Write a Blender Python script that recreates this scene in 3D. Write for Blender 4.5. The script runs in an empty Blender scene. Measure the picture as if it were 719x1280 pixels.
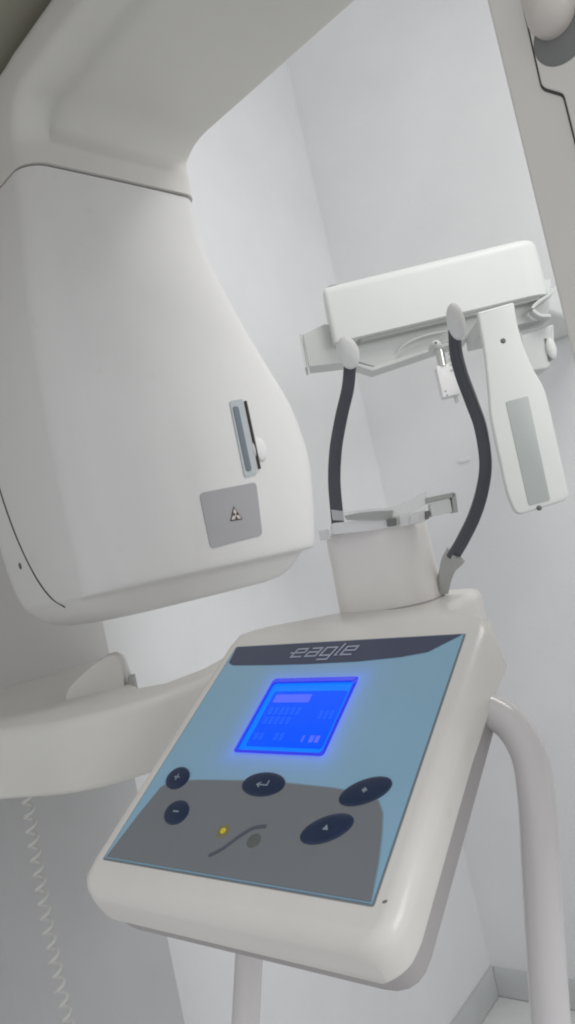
import bpy, bmesh, math, random
from mathutils import Vector, Matrix, noise
random.seed(7)
scene = bpy.context.scene
COL = scene.collection
V = Vector
R = math.radians

# ------------------------------------------------------------------ camera
F_PX, CX, CY, CAM_H = 957.0, 359.5, 640.0, 1.45
ROLL, PITCH = R(12.3), R(3.0)
CAM = V((0, 0, CAM_H))
CM = Matrix.Rotation(math.pi / 2 + PITCH, 3, 'X') @ Matrix.Rotation(-ROLL, 3, 'Z')
cam_data = bpy.data.cameras.new('camera')
cam = bpy.data.objects.new('camera', cam_data)
COL.objects.link(cam)
cam.matrix_world = Matrix.Translation(CAM) @ CM.to_4x4()
cam_data.sensor_fit = 'VERTICAL'
cam_data.sensor_height = 36.0
cam_data.lens = 36.0 * F_PX / 1280.0
cam_data.clip_start = 0.02
cam_data.clip_end = 60
scene.camera = cam

def ray(x, y):
    return CM @ V(((x - CX) / F_PX, -(y - CY) / F_PX, -1.0))
def P(x, y, d):                      # the place seen at a photo point, d metres ahead
    return CAM + ray(x, y) * d
def on_plane(x, y, o, n):            # the place seen at a photo point on a plane
    r = ray(x, y)
    return CAM + r * ((o - CAM).dot(n) / r.dot(n))

# ------------------------------------------------------------------ materials
def mat(name, col, rough=0.5, spec=0.5, bump=0.0, bscale=200.0, vary=0.04, vscale=6.0,
        metal=0.0, emit=None, estr=0.0, coat=0.0, alpha=1.0, trans=0.0, speck=0.0):
    m = bpy.data.materials.new(name)
    m.use_nodes = True
    nt = m.node_tree
    b = nt.nodes['Principled BSDF']
    b.inputs['Roughness'].default_value = rough
    b.inputs['Metallic'].default_value = metal
    b.inputs['Specular IOR Level'].default_value = spec
    b.inputs['Coat Weight'].default_value = coat
    b.inputs['Coat Roughness'].default_value = 0.12
    b.inputs['Alpha'].default_value = alpha
    b.inputs['Transmission Weight'].default_value = trans
    tc = nt.nodes.new('ShaderNodeTexCoord')
    nz = nt.nodes.new('ShaderNodeTexNoise')
    nz.inputs['Scale'].default_value = vscale
    nz.inputs['Detail'].default_value = 5
    nz.inputs['Roughness'].default_value = 0.6
    nt.links.new(tc.outputs['Object'], nz.inputs['Vector'])
    rp = nt.nodes.new('ShaderNodeValToRGB')
    c = V(col)
    rp.color_ramp.elements[0].position = 0.3
    rp.color_ramp.elements[1].position = 0.7
    rp.color_ramp.elements[0].color = (*(c * (1 - vary)), 1)
    rp.color_ramp.elements[1].color = (*(c * (1 + vary)), 1)
    nt.links.new(nz.outputs['Fac'], rp.inputs['Fac'])
    out = rp.outputs['Color']
    if speck:
        n2 = nt.nodes.new('ShaderNodeTexNoise')
        n2.inputs['Scale'].default_value = 45
        n2.inputs['Detail'].default_value = 3
        nt.links.new(tc.outputs['Object'], n2.inputs['Vector'])
        r2 = nt.nodes.new('ShaderNodeValToRGB')
        r2.color_ramp.elements[0].position = 0.24
        r2.color_ramp.elements[0].color = (1 - speck, 1 - speck, 1 - speck * 1.2, 1)
        r2.color_ramp.elements[1].position = 0.36
        r2.color_ramp.elements[1].color = (1, 1, 1, 1)
        nt.links.new(n2.outputs['Fac'], r2.inputs['Fac'])
        mx = nt.nodes.new('ShaderNodeMix')
        mx.data_type = 'RGBA'
        mx.blend_type = 'MULTIPLY'
        mx.inputs[0].default_value = 1
        nt.links.new(out, mx.inputs[6])
        nt.links.new(r2.outputs['Color'], mx.inputs[7])
        out = mx.outputs[2]
    nt.links.new(out, b.inputs['Base Color'])
    # roughness wobble
    mr = nt.nodes.new('ShaderNodeMapRange')
    mr.inputs['To Min'].default_value = max(0.02, rough * 0.85)
    mr.inputs['To Max'].default_value = min(1, rough * 1.15)
    nt.links.new(nz.outputs['Fac'], mr.inputs['Value'])
    nt.links.new(mr.outputs['Result'], b.inputs['Roughness'])
    if bump:
        bn = nt.nodes.new('ShaderNodeTexNoise')
        bn.inputs['Scale'].default_value = bscale
        bn.inputs['Detail'].default_value = 4
        nt.links.new(tc.outputs['Object'], bn.inputs['Vector'])
        bp = nt.nodes.new('ShaderNodeBump')
        bp.inputs['Strength'].default_value = bump
        bp.inputs['Distance'].default_value = 0.002
        nt.links.new(bn.outputs['Fac'], bp.inputs['Height'])
        nt.links.new(bp.outputs['Normal'], b.inputs['Normal'])
    if emit:
        b.inputs['Emission Color'].default_value = (*emit, 1)
        b.inputs['Emission Strength'].default_value = estr
    return m

M_WALL = mat('wall_paint', (0.735,0.738,0.745), 0.75, 0.3, bump=0.25, bscale=90, vary=0.045, vscale=2.2)
M_FLOOR = mat('floor_tile', (0.66,0.665,0.66), 0.35, 0.5, vary=0.06, vscale=9)
M_BASE = mat('baseboard_paint', (0.50,0.515,0.515), 0.5, 0.4, vary=0.05)
M_HEAD = mat('white_moulded_plastic', (0.755,0.748,0.745), 0.38, 0.45, bump=0.08, bscale=500, vary=0.035, vscale=4, speck=0.035)
M_CONS = mat('ivory_plastic', (0.79, 0.768, 0.735), 0.3, 0.5, bump=0.04, bscale=500, vary=0.03, vscale=9, coat=0.15, speck=0.06)
M_CHIN = mat('beige_plastic', (0.85,0.825,0.80), 0.45, 0.4, bump=0.05, bscale=500, vary=0.03, vscale=12)
M_TRAY = mat('grey_under_plastic', (0.44,0.42,0.42), 0.5, 0.4, vary=0.04)
M_ARM = mat('cream_plastic', (0.69,0.68,0.645), 0.45, 0.4, bump=0.05, bscale=400, vary=0.04, vscale=6)
M_COLM = mat('grey_column_paint', (0.50, 0.50, 0.508), 0.5, 0.4, bump=0.06, bscale=300, vary=0.04, vscale=4)
M_COLD = mat('grey_cover_paint', (0.66, 0.655, 0.645), 0.5, 0.4, bump=0.06, bscale=300, vary=0.04, vscale=4)
M_TUBE = mat('cool_grey_tube_enamel', (0.68, 0.66, 0.665), 0.22, 0.5, vary=0.03, vscale=8, coat=0.3)
M_DARKGAP = mat('dark_gap_fill', (0.09, 0.088, 0.085), 0.8, 0.2)  # dark fill for the seams and the beam slit
M_STRAP = mat('dark_rubber', (0.075,0.078,0.095), 0.34, 0.5, bump=0.1, bscale=700, vary=0.1, vscale=20)  # black lifted in the colour to imitate lens haze
M_PAD = mat('soft_white_pad', (0.80,0.805,0.80), 0.55, 0.35, vary=0.03, vscale=30)
M_SOCK = mat('grey_socket_plastic', (0.46, 0.47, 0.455), 0.5, 0.4)
M_CEPH = mat('cool_white_plastic', (0.68,0.70,0.68), 0.4, 0.4, bump=0.04, bscale=500, vary=0.02)
M_RAIL = mat('grey_metal_paint', (0.60, 0.62, 0.605), 0.4, 0.5, vary=0.04)
M_WIN = mat('grey_window_film', (0.42, 0.445, 0.435), 0.35, 0.5, vary=0.03)
M_SCREW = mat('screw_steel', (0.12, 0.12, 0.12), 0.4, 0.5, metal=0.3)
M_CHROME = mat('brushed_steel', (0.62, 0.62, 0.6), 0.25, 0.5, metal=0.9)
M_LABEL = mat('grey_aluminium_label', (0.40, 0.40, 0.415), 0.4, 0.5, vary=0.025, vscale=20)
M_INK = mat('dark_print', (0.10, 0.075, 0.07), 0.6, 0.3)
M_INKW = mat('light_print', (0.66, 0.60, 0.57), 0.6, 0.3)
M_SLITF = mat('slit_frame_clear_grey', (0.5,0.54,0.56), 0.25, 0.5, vary=0.03)
M_SLIT = mat('slit_blue_grey', (0.17, 0.205, 0.245), 0.25, 0.5, vary=0.05, vscale=40)
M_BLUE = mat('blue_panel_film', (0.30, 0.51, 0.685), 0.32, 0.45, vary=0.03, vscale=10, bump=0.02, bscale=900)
M_GREYE = mat('blue_grey_panel_film', (0.25, 0.345, 0.42), 0.32, 0.45, vary=0.04, vscale=10, bump=0.02, bscale=900)
M_GREY = mat('grey_panel_film', (0.215, 0.23, 0.25), 0.32, 0.45, vary=0.04, vscale=10, bump=0.02, bscale=900)
M_NAVY = mat('navy_panel_print', (0.075, 0.088, 0.145), 0.32, 0.45, vary=0.05, vscale=14)
M_LOGO = mat('silver_logo_print', (0.42, 0.46, 0.58), 0.35, 0.5)
M_EDGE = mat('dark_panel_border', (0.24,0.28,0.30), 0.5, 0.4)  # dark border sheet showing round the panel film
M_BTN = mat('navy_button_rubber', (0.02, 0.036, 0.085), 0.3, 0.5, vary=0.1, vscale=60)
M_ICON = mat('pale_icon_print', (0.27,0.32,0.40), 0.5, 0.4)
M_SCREEN = mat('blue_backlit_screen', (0.0, 0.02, 0.1), 0.2, 0.4, emit=(0.0, 0.085, 1.0), estr=0.93)
M_SCRIM = mat('screen_bright_rim', (0.0, 0.02, 0.1), 0.3, 0.4, emit=(0.0, 0.19, 1.0), estr=1.0)
M_SCRBZ = mat('screen_bezel_glow', (0.01, 0.012, 0.08), 0.25, 0.5, emit=(0.02, 0.04, 0.85), estr=0.85)  # emission imitates the screen's glow on the lip
M_TXT1 = mat('screen_pale_text', (0.06, 0.07, 0.2), 0.3, 0.4, emit=(0.06, 0.115, 1.0), estr=0.96)
M_TXT2 = mat('screen_faint_text', (0.01, 0.03, 0.12), 0.3, 0.4, emit=(0.003, 0.10, 1.0), estr=0.96)
M_LED = mat('yellow_lamp', (0.5, 0.4, 0.02), 0.3, 0.5, emit=(0.55, 0.42, 0.03), estr=0.3)
M_LEDH = mat('olive_lamp_ring', (0.24,0.225,0.12), 0.4, 0.5)
M_LEDO = mat('unlit_lamp', (0.14,0.15,0.145), 0.4, 0.5)
M_SWISH = mat('navy_swoosh_print', (0.11,0.12,0.155), 0.4, 0.5)
M_CORD = mat('beige_cord_plastic', (0.68, 0.675, 0.655), 0.45, 0.4)
M_OVER = mat('shaded_overhead_plastic', (0.36,0.345,0.28), 0.6, 0.3, vary=0.04)  # plastic darkened in colour to stand in for shade on the underside
M_BEAM = mat('grey_white_plastic', (0.70,0.69,0.655), 0.45, 0.4, bump=0.05, bscale=500, vary=0.03, vscale=4)
M_SENS = mat('warm_grey_plastic', (0.74,0.725,0.69), 0.45, 0.4, bump=0.05, bscale=400, vary=0.03, vscale=5)
M_KNOB = mat('pinkish_beige_plastic', (0.62, 0.58, 0.54), 0.35, 0.5)
M_CLEAR = mat('clear_plastic', (0.93,0.94,0.93), 0.12, 0.6, alpha=0.34, vary=0.01)
M_FROST = mat('frosted_plastic', (0.93,0.93,0.925), 0.3, 0.5, alpha=0.85, vary=0.02)
M_FROSTD = mat('grey_rubber_and_shadow', (0.20, 0.205, 0.20), 0.5, 0.4)  # also colours the painted shadow below the grip knob

# ------------------------------------------------------------------ object helpers
def root(name, label, cat, loc, group=None):
    o = bpy.data.objects.new(name, None)
    COL.objects.link(o)
    o.location = loc
    o['label'] = label
    o['category'] = cat
    if group: o['group'] = group
    o['base'] = 1
    return o

def top_of(o):
    while o.parent: o = o.parent
    return o

def obj(name, bm, mats, parent=None, smooth=True, angle=35, label=None):
    if not isinstance(mats, (list, tuple)): mats = [mats]
    bmesh.ops.remove_doubles(bm, verts=bm.verts, dist=1e-6)
    bmesh.ops.recalc_face_normals(bm, faces=bm.faces)
    if parent is not None:
        t = top_of(parent)
        bmesh.ops.translate(bm, verts=bm.verts, vec=-V(t.location))
    me = bpy.data.meshes.new(name)
    if smooth:
        for f in bm.faces: f.smooth = True
        for e in bm.edges:
            if len(e.link_faces) == 2 and e.calc_face_angle(0) > R(angle): e.smooth = False
    bm.to_mesh(me)
    bm.free()
    for m in mats: me.materials.append(m)
    o = bpy.data.objects.new(name, me)
    COL.objects.link(o)
    if parent is not None: o.parent = parent
    if label: o['label'] = label
    return o

def struct(name, bm, m):
    o = obj(name, bm, m)
    o['kind'] = 'structure'
    return o

# ------------------------------------------------------------------ shape helpers
class Frame:
    def __init__(s, o, ex, ey, ez=None):
        s.o = V(o); s.x = V(ex).normalized()
        s.y = (V(ey) - s.x * V(ey).dot(s.x)).normalized()
        s.z = s.x.cross(s.y) if ez is None else V(ez)
    def __call__(s, a, b, c=0.0):
        return s.o + s.x * a + s.y * b + s.z * c
    def px(s, x, y, c=0.0):          # photo point -> in-plane coordinates
        q = on_plane(x, y, s.o + s.z * c, s.z) - s.o
        return (q.dot(s.x), q.dot(s.y))

def loft(bm, rings, cap=True, mi=0):
    vs = [[bm.verts.new(p) for p in r] for r in rings]
    n = len(rings[0])
    for a, b in zip(vs, vs[1:]):
        for i in range(n):
            f = bm.faces.new((a[i], a[(i + 1) % n], b[(i + 1) % n], b[i])); f.material_index = mi
    if cap:
        f = bm.faces.new(vs[0][::-1]); f.material_index = mi
        f = bm.faces.new(vs[-1]); f.material_index = mi
    return vs

def rrect(x0, x1, y0, y1, rad, k=6):
    """ring of a rounded rectangle; rad = one radius or (x0y0, x1y0, x1y1, x0y1)"""
    if not isinstance(rad, (tuple, list)): rad = (rad,) * 4
    pts = []
    for (cx, cy, sx, sy, a0), r in zip(((x0, y0, 1, 1, 180), (x1, y0, -1, 1, 270), (x1, y1, -1, -1, 0), (x0, y1, 1, -1, 90)), rad):
        for i in range(k + 1):
            a = R(a0 + 90 * i / k)
            pts.append((cx + sx * r + r * math.cos(a), cy + sy * r + r * math.sin(a)))
    return pts

def round_poly(pts, r, k=5):
    out = []
    n = len(pts)
    for i in range(n):
        p, a, b = V(pts[i][:2]), V(pts[i - 1][:2]), V(pts[(i + 1) % n][:2])
        rr = pts[i][2] if len(pts[i]) > 2 else r
        da, db = (a - p), (b - p)
        la, lb = da.length, db.length
        rr = min(rr, la * 0.45, lb * 0.45)
        if rr < 1e-5:
            out.append((p.x, p.y)); continue
        s, e = p + da / la * rr, p + db / lb * rr
        for j in range(k + 1):
            t = j / k
            q = s * (1 - t) ** 2 + p * 2 * t * (1 - t) + e * t * t
            out.append((q.x, q.y))
    return out

def inset(pts, d):
    n = len(pts)
    area = sum(pts[i][0] * pts[(i + 1) % n][1] - pts[(i + 1) % n][0] * pts[i][1] for i in range(n))
    sg = 1 if area > 0 else -1
    out = []
    for i in range(n):
        a, p, b = V(pts[i - 1]), V(pts[i]), V(pts[(i + 1) % n])
        t1, t2 = (p - a), (b - p)
        if t1.length < 1e-9: t1 = t2
        if t2.length < 1e-9: t2 = t1
        t1.normalize(); t2.normalize()
        n1, n2 = V((-t1.y, t1.x)) * sg, V((-t2.y, t2.x)) * sg
        m = n1 + n2
        m = m / max(0.4, m.length_squared) * 2 if m.length > 1e-6 else n1
        out.append((p.x + m.x * d, p.y + m.y * d))
    return out

def prism(bm, fr, pts, z0, z1, r=0.0, r0=0.0, k=4, mi=0):
    """rounded slab: outline pts in the frame plane, between heights z0 and z1, edge radii r (z1) and r0 (z0)"""
    rings = []
    if r0 > 0:
        for j in range(k + 1):
            a = R(90 * j / k)
            rings.append([fr(x, y, z0 + (r0 * (1 - math.sin(a))) * (1 if z1 > z0 else -1)) for x, y in inset(pts, r0 * (1 - math.cos(a)))])
        rings = rings[::-1]
        # order from face inwards
        rings = sorted(rings, key=lambda q: abs((q[0] - fr.o).dot(fr.z) - z0))
    else:
        rings.append([fr(x, y, z0) for x, y in pts])
    if r > 0:
        sg = 1 if z1 > z0 else -1
        for j in range(k + 1):
            a = R(90 * j / k)
            rings.append([fr(x, y, z1 - sg * r * (1 - math.sin(a))) for x, y in inset(pts, r * (1 - math.cos(a)))])
    else:
        rings.append([fr(x, y, z1) for x, y in pts])
    loft(bm, rings, mi=mi)

def catmull(pts, k=8):
    pts = [V(p) for p in pts]
    q = [pts[0] * 2 - pts[1]] + pts + [pts[-1] * 2 - pts[-2]]
    out = []
    for i in range(1, len(q) - 2):
        a, b, c, d = q[i - 1:i + 3]
        for j in range(k):
            t = j / k
            out.append(0.5 * (2 * b + (c - a) * t + (2 * a - 5 * b + 4 * c - d) * t * t + (3 * b - a - 3 * c + d) * t ** 3))
    out.append(pts[-1])
    return out

def sweep(bm, path, ring_fn, side, mi=0):
    """sweep a ring along a path; ring_fn(t) -> 2-D ring; side = wanted direction of ring x (vector or function)"""
    n = len(path)
    rings = []
    for i, p in enumerate(path):
        t = (path[min(i + 1, n - 1)] - path[max(i - 1, 0)]).normalized()
        s = side(i / (n - 1)) if callable(side) else V(side)
        s = (s - t * s.dot(t)).normalized()
        w = t.cross(s)
        rings.append([p + s * x + w * y for x, y in ring_fn(i / (n - 1))])
    loft(bm, rings, mi=mi)

def circ(r, n=20):
    return [(r * math.cos(2 * math.pi * i / n), r * math.sin(2 * math.pi * i / n)) for i in range(n)]

def tube(bm, path, r, n=20, mi=0, ends=True):
    p = [V(q) for q in path]
    def ring(t):
        return circ(r if not callable(r) else r(t), n)
    t0 = (p[1] - p[0]).normalized()
    ref = V((0.31, 0.9, 0.2)) if abs(t0.dot(V((0.31, 0.9, 0.2)))) < 0.9 else V((1, 0, 0))
    sweep(bm, p, ring, ref, mi)

def dome(bm, fr, cx, cy, a, b, ang, z0, h, n=36, k=5, mi=0):
    """low elliptical dome on a plane"""
    ca, sa = math.cos(ang), math.sin(ang)
    def ring(s, z):
        return [fr(cx + ca * a * s * math.cos(t) - sa * b * s * math.sin(t), cy + sa * a * s * math.cos(t) + ca * b * s * math.sin(t), z)
                for t in [2 * math.pi * i / n for i in range(n)]]
    rings = [ring(1, z0)]
    for j in range(k + 1):
        t = R(86 * j / k)
        rings.append(ring(math.cos(t) if j else 1.0, z0 + h * (0.4 + 0.6 * math.sin(t))))
    loft(bm, rings, mi=mi)

def stroke(bm, fr, pts, w, z, h=0.0003, mi=0):
    """flat stroke along a 2-D polyline with mitred joints"""
    n = len(pts)
    L, Rr = [], []
    for i in range(n):
        p = V(pts[i])
        a = V(pts[max(i - 1, 0)]); b = V(pts[min(i + 1, n - 1)])
        d1 = (p - a).normalized() if i > 0 else (b - p).normalized()
        d2 = (b - p).normalized() if i < n - 1 else d1
        n1, n2 = V((-d1.y, d1.x)), V((-d2.y, d2.x))
        m = (n1 + n2)
        m = m / max(0.5, m.length_squared) * 2
        L.append(p + m * w / 2); Rr.append(p - m * w / 2)
    ring = L + Rr[::-1]
    lo = [bm.verts.new(fr(q.x, q.y, z)) for q in ring]
    hi = [bm.verts.new(fr(q.x, q.y, z + h)) for q in ring]
    N = len(ring)
    for i in range(N):
        f = bm.faces.new((lo[i], lo[(i + 1) % N], hi[(i + 1) % N], hi[i])); f.material_index = mi
    for i in range(n - 1):
        f = bm.faces.new((hi[i], hi[i + 1], hi[N - 2 - i], hi[N - 1 - i])); f.material_index = mi

def interp(tab, z):
    """smooth interpolation of rows (z, a, b, ...) sorted by z"""
    if z <= tab[0][0]: return tab[0][1:]
    if z >= tab[-1][0]: return tab[-1][1:]
    for i in range(len(tab) - 1):
        if tab[i][0] <= z <= tab[i + 1][0]:
            a, b = tab[i], tab[i + 1]
            pa = tab[i - 1] if i > 0 else a
            pb = tab[i + 2] if i + 2 < len(tab) else b
            h = b[0] - a[0]
            t = (z - a[0]) / h
            r = []
            for j in range(1, len(a)):
                m0 = (b[j] - pa[j]) / (b[0] - pa[0]) * h
                m1 = (pb[j] - a[j]) / (pb[0] - a[0]) * h
                r.append((2 * t ** 3 - 3 * t * t + 1) * a[j] + (t ** 3 - 2 * t * t + t) * m0 + (-2 * t ** 3 + 3 * t * t) * b[j] + (t ** 3 - t * t) * m1)
            return r

# ------------------------------------------------------------------ room
CORNER = V((0.311, 2.43, 0))
WL = V((-0.6, -0.8, 0))              # along the left wall, towards the viewer
WR = V((0.8, -0.6, 0))               # along the right wall
NL, NR = V((0.8, -0.6, 0)), V((-0.6, -0.8, 0))   # wall normals into the room
UP = V((0, 0, 1))

def slab(fr_o, ex, ey, lx, ly, n, th):
    bm = bmesh.new()
    o = V(fr_o)
    ps = [o, o + ex * lx, o + ex * lx + ey * ly, o + ey * ly]
    lo = [bm.verts.new(p) for p in ps]
    hi = [bm.verts.new(p - n * th) for p in ps]
    bm.faces.new(lo); bm.faces.new(hi[::-1])
    for i in range(4): bm.faces.new((lo[i], lo[(i + 1) % 4], hi[(i + 1) % 4], hi[i]))
    return bm
struct('wall', slab(CORNER, WL, UP, 3.6, 3.8, NL, 0.1), M_WALL)
struct('wall', slab(CORNER, WR, UP, 3.2, 3.8, NR, 0.1), M_WALL)
struct('floor', slab(CORNER - UP * 0.003, WL, WR, 3.6, 3.2, UP, 0.1), M_FLOOR)
for d, n in ((WL, NL), (WR, NR)):
    f = Frame(CORNER + n * 0.0 + d * 0.0, n, UP, d)
    bm = bmesh.new()
    pr = [(0, 0), (0.016, 0), (0.016, 0.07), (0.012, 0.08), (0, 0.08)]
    prism(bm, f, pr, 0.0 if d is WL else 0.017, 3.1)
    struct('baseboard', bm, M_BASE)

# ------------------------------------------------------------------ rotating arm (tube head, beam, sensor head)
MA = V((math.sqrt(.5), math.sqrt(.5), 0))      # across the beam
BA = V((math.sqrt(.5), -math.sqrt(.5), 0))     # along the beam, from tube towards sensor
S = P(305, 545, 1.05)
HF = Frame(S, MA, UP, BA)            # z of this frame is along BA   (MA x UP = BA)
rot = root('rotating_xray_arm', 'white overhead X-ray arm carrying the large tube head with grey warning label on the left', 'x-ray arm', (S.x, S.y, S.z + 0.45))

HEAD = [  # z, m left, m right, b back, corner radius left, right, front inset
    (-0.203, -0.215, 0.045, -0.165, 0.05, 0.035, 0.050),
    (-0.200, -0.236, 0.068, -0.185, 0.05, 0.035, 0.042),
    (-0.190, -0.253, 0.088, -0.205, 0.045, 0.032, 0.034),
    (-0.178, -0.261, 0.098, -0.220, 0.042, 0.030, 0.0260),
    (-0.1715, -0.264, 0.102, -0.225, 0.040, 0.030, 0.0200),
    (-0.1695, -0.265, 0.106, -0.227, 0.040, 0.030, 0.0050),
    (-0.166, -0.266, 0.109, -0.230, 0.040, 0.031, 0.0010),
    (-0.150, -0.268, 0.116, -0.238, 0.037, 0.035, 0.0),
    (-0.100, -0.271, 0.133, -0.25, 0.035, 0.042, 0.0),
    (-0.040, -0.272, 0.144, -0.255, 0.035, 0.044, 0.0),
    (0.010, -0.272, 0.139, -0.255, 0.035, 0.045, 0.0),
    (0.050, -0.271, 0.128, -0.255, 0.035, 0.045, 0.0),
    (0.110, -0.269, 0.099, -0.255, 0.035, 0.05, 0.0),
    (0.168, -0.266, 0.069, -0.25, 0.035, 0.05, 0.0),
    (0.280, -0.256, 0.023, -0.24, 0.032, 0.045, 0.0),
    (0.341, -0.250, 0.010, -0.23, 0.030, 0.026, 0.0)]
def bulge(m, z):
    m0, m1 = interp(HEAD, z)[:2]
    c, h = (m0 + m1) / 2, (m1 - m0) / 2
    t = min(1, abs((m - c) / h))
    return (0.010 - 0.009 * max(0.0, min(1.0, (z - 0.2) / 0.14))) * (1 - t * t)
def head_ring(z, k=10, grow=0.0):
    m0, m1, bk, rl, rr_, ins = interp(HEAD, z)
    m0 -= grow; m1 += grow
    pts = []
    base = rrect(m0, m1, bk - grow, -ins + grow, (0.05, 0.05, rr_, rl), k)
    # extra points along the front edge for the gentle bulge
    n = k + 1
    fr_a, fr_b = base[3 * n - 1], base[3 * n]
    seq = base[:3 * n] + [(fr_a[0] + (fr_b[0] - fr_a[0]) * t / 12, fr_a[1] + (fr_b[1] - fr_a[1]) * t / 12) for t in range(1, 12)] + base[3 * n:]
    for m, b in seq:
        fb = max(0, 1 + (b + ins - grow) / 0.06)
        pts.append(HF(m, z, b + bulge(m, z) * min(1, fb)))
    return pts
zs = [-0.203, -0.2015, -0.2, -0.197, -0.194, -0.19, -0.184, -0.178, -0.1735, -0.1715, -0.1708, -0.1702, -0.1695, -0.168, -0.166, -0.161, -0.15]
zs += [-0.15 + i * 0.0175 for i in range(1, 28)] + [0.341]
bm = bmesh.new()
loft(bm, [head_ring(z) for z in zs])
head = obj('tube_head', bm, M_HEAD, rot, angle=50)

# groove between head and neck
bm = bmesh.new()
loft(bm, [[p for p in head_ring(0.341, grow=-0.003)], [p + UP * 0.003 for p in head_ring(0.341, grow=-0.003)]])
obj('seam', bm, M_DARKGAP, head)

# seam of the side cover: follows the left face
bm = bmesh.new()
pth = catmull([HF(interp(HEAD, z)[0] - 0.0002, z, b) for b, z in ((-0.215, 0.20), (-0.205, 0.12), (-0.188, 0.05), (-0.176, -0.02), (-0.158, -0.08), (-0.135, -0.13), (-0.112, -0.16), (-0.09, -0.176))], 6)
tube(bm, pth, 0.0011, 6)
obj('cover_seam', bm, M_DARKGAP, head)
bm = bmesh.new()
fs = Frame(HF(interp(HEAD, -0.113)[0], -0.113, -0.168), BA, UP, -MA)
dome(bm, fs, 0, 0, 0.004, 0.0045, 0, -0.0005, 0.0012)
obj('screw', bm, M_SCREW, head)

def face_patch(outline, lift, th=0.0012, step=None):
    """thin plate lying on the bulged front face"""
    bm = bmesh.new()
    lo = [HF(m, z, bulge(m, z) - 0.001) for m, z in outline]
    hi = [HF(m, z, bulge(m, z) + lift) for m, z in outline]
    a = [bm.verts.new(p) for p in lo]; b = [bm.verts.new(p) for p in hi]
    n = len(a)
    for i in range(n): bm.faces.new((a[i], a[(i + 1) % n], b[(i + 1) % n], b[i]))
    c = V((sum(m for m, z in outline) / n, sum(z for m, z in outline) / n))
    cc = bm.verts.new(HF(c.x, c.y, bulge(c.x, c.y) + lift))
    for i in range(n): bm.faces.new((b[i], b[(i + 1) % n], cc))
    return bm
hp = HF.px
lab = [hp(248, 617, .008), hp(319, 603, .008), hp(327, 669, .008), hp(262, 686, .008)]
label_o = obj('warning_label', face_patch(round_poly(lab[::-1], 0.007), 0.0012), M_LABEL, head)
# radiation triangle on the label: dark outline, pale field, three dark blades
cm, cz = (lab[0][0] + lab[1][0] + lab[2][0] + lab[3][0]) / 4 + 0.0025, (lab[0][1] + lab[1][1] + lab[2][1] + lab[3][1]) / 4 - 0.002
bm = bmesh.new()
TF = Frame(HF(cm, cz, bulge(cm, cz) + 0.0012), MA, UP, BA)
tr = 0.0125
tri = [(tr * math.cos(R(90 + 120 * i)), tr * math.sin(R(90 + 120 * i))) for i in range(3)]
def flat(bm, fr, pts, z, mi):
    f = bm.faces.new([bm.verts.new(fr(x, y, z)) for x, y in pts]); f.material_index = mi
flat(bm, TF, tri, 0.0005, 0)
flat(bm, TF, inset(tri, 0.0014), 0.0009, 1)
for i in range(3):
    a0 = 30 + 120 * i
    q = [(0.0012 * math.cos(R(a)), 0.0012 * math.sin(R(a))) for a in (a0 - 30, a0 + 30)]
    q2 = [(0.0050 * math.cos(R(a)), 0.0050 * math.sin(R(a))) for a in (a0 + 30, a0 + 15, a0, a0 - 15, a0 - 30)]
    # blades: one up would touch the tip; the trefoil has one blade down
    flat(bm, TF, [(x, -y - 0.0) if False else (x, y) for x, y in q + q2], 0.0012, 0)
    
obj('radiation_symbol', bm, [M_INK, M_INKW], label_o, smooth=False)

# beam port: clear grey frame, blue-grey slot, dark line, round lens
sl = [hp(286, 502, .009), hp(303, 499, .009), hp(321, 592, .009), hp(305, 597, .009)]
slot_o = obj('beam_port', face_patch(round_poly(sl[::-1], 0.004), 0.0018), M_SLITF, head)
def between(p, q, w):
    p, q = V(p), V(q); d = (q - p).normalized(); n = V((-d.y, d.x))
    return [tuple(p + n * w), tuple(p - n * w), tuple(q - n * w), tuple(q + n * w)]
bm = bmesh.new()
c0, c1 = hp(294, 508, .011), hp(311, 589, .011)
pts = round_poly(between(c0, c1, 0.0052), 0.0050)
bS = bulge(-0.005, 0)
prism(bm, HF, pts, bS + 0.001, bS + 0.0032, 0.0007)
obj('slot', bm, M_SLIT, slot_o)
bm = bmesh.new()
c0, c1 = hp(307, 501, .011), hp(325, 586, .011)
prism(bm, HF, round_poly(between(c0, c1, 0.0012), 0.0006), bS - 0.004, bS + 0.0035, 0.0005)
obj('beam_slit', bm, M_DARKGAP, head)
bm = bmesh.new()
cx_, cy_ = hp(324, 562, .008)
fb = Frame(HF(cx_, cy_, bulge(cx_, cy_) - 0.002), MA, UP, BA)
dome(bm, fb, 0, 0, 0.0125, 0.0165, 0, 0, 0.007, k=8)
obj('guide_light_lens', bm, M_PAD, head)

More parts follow.
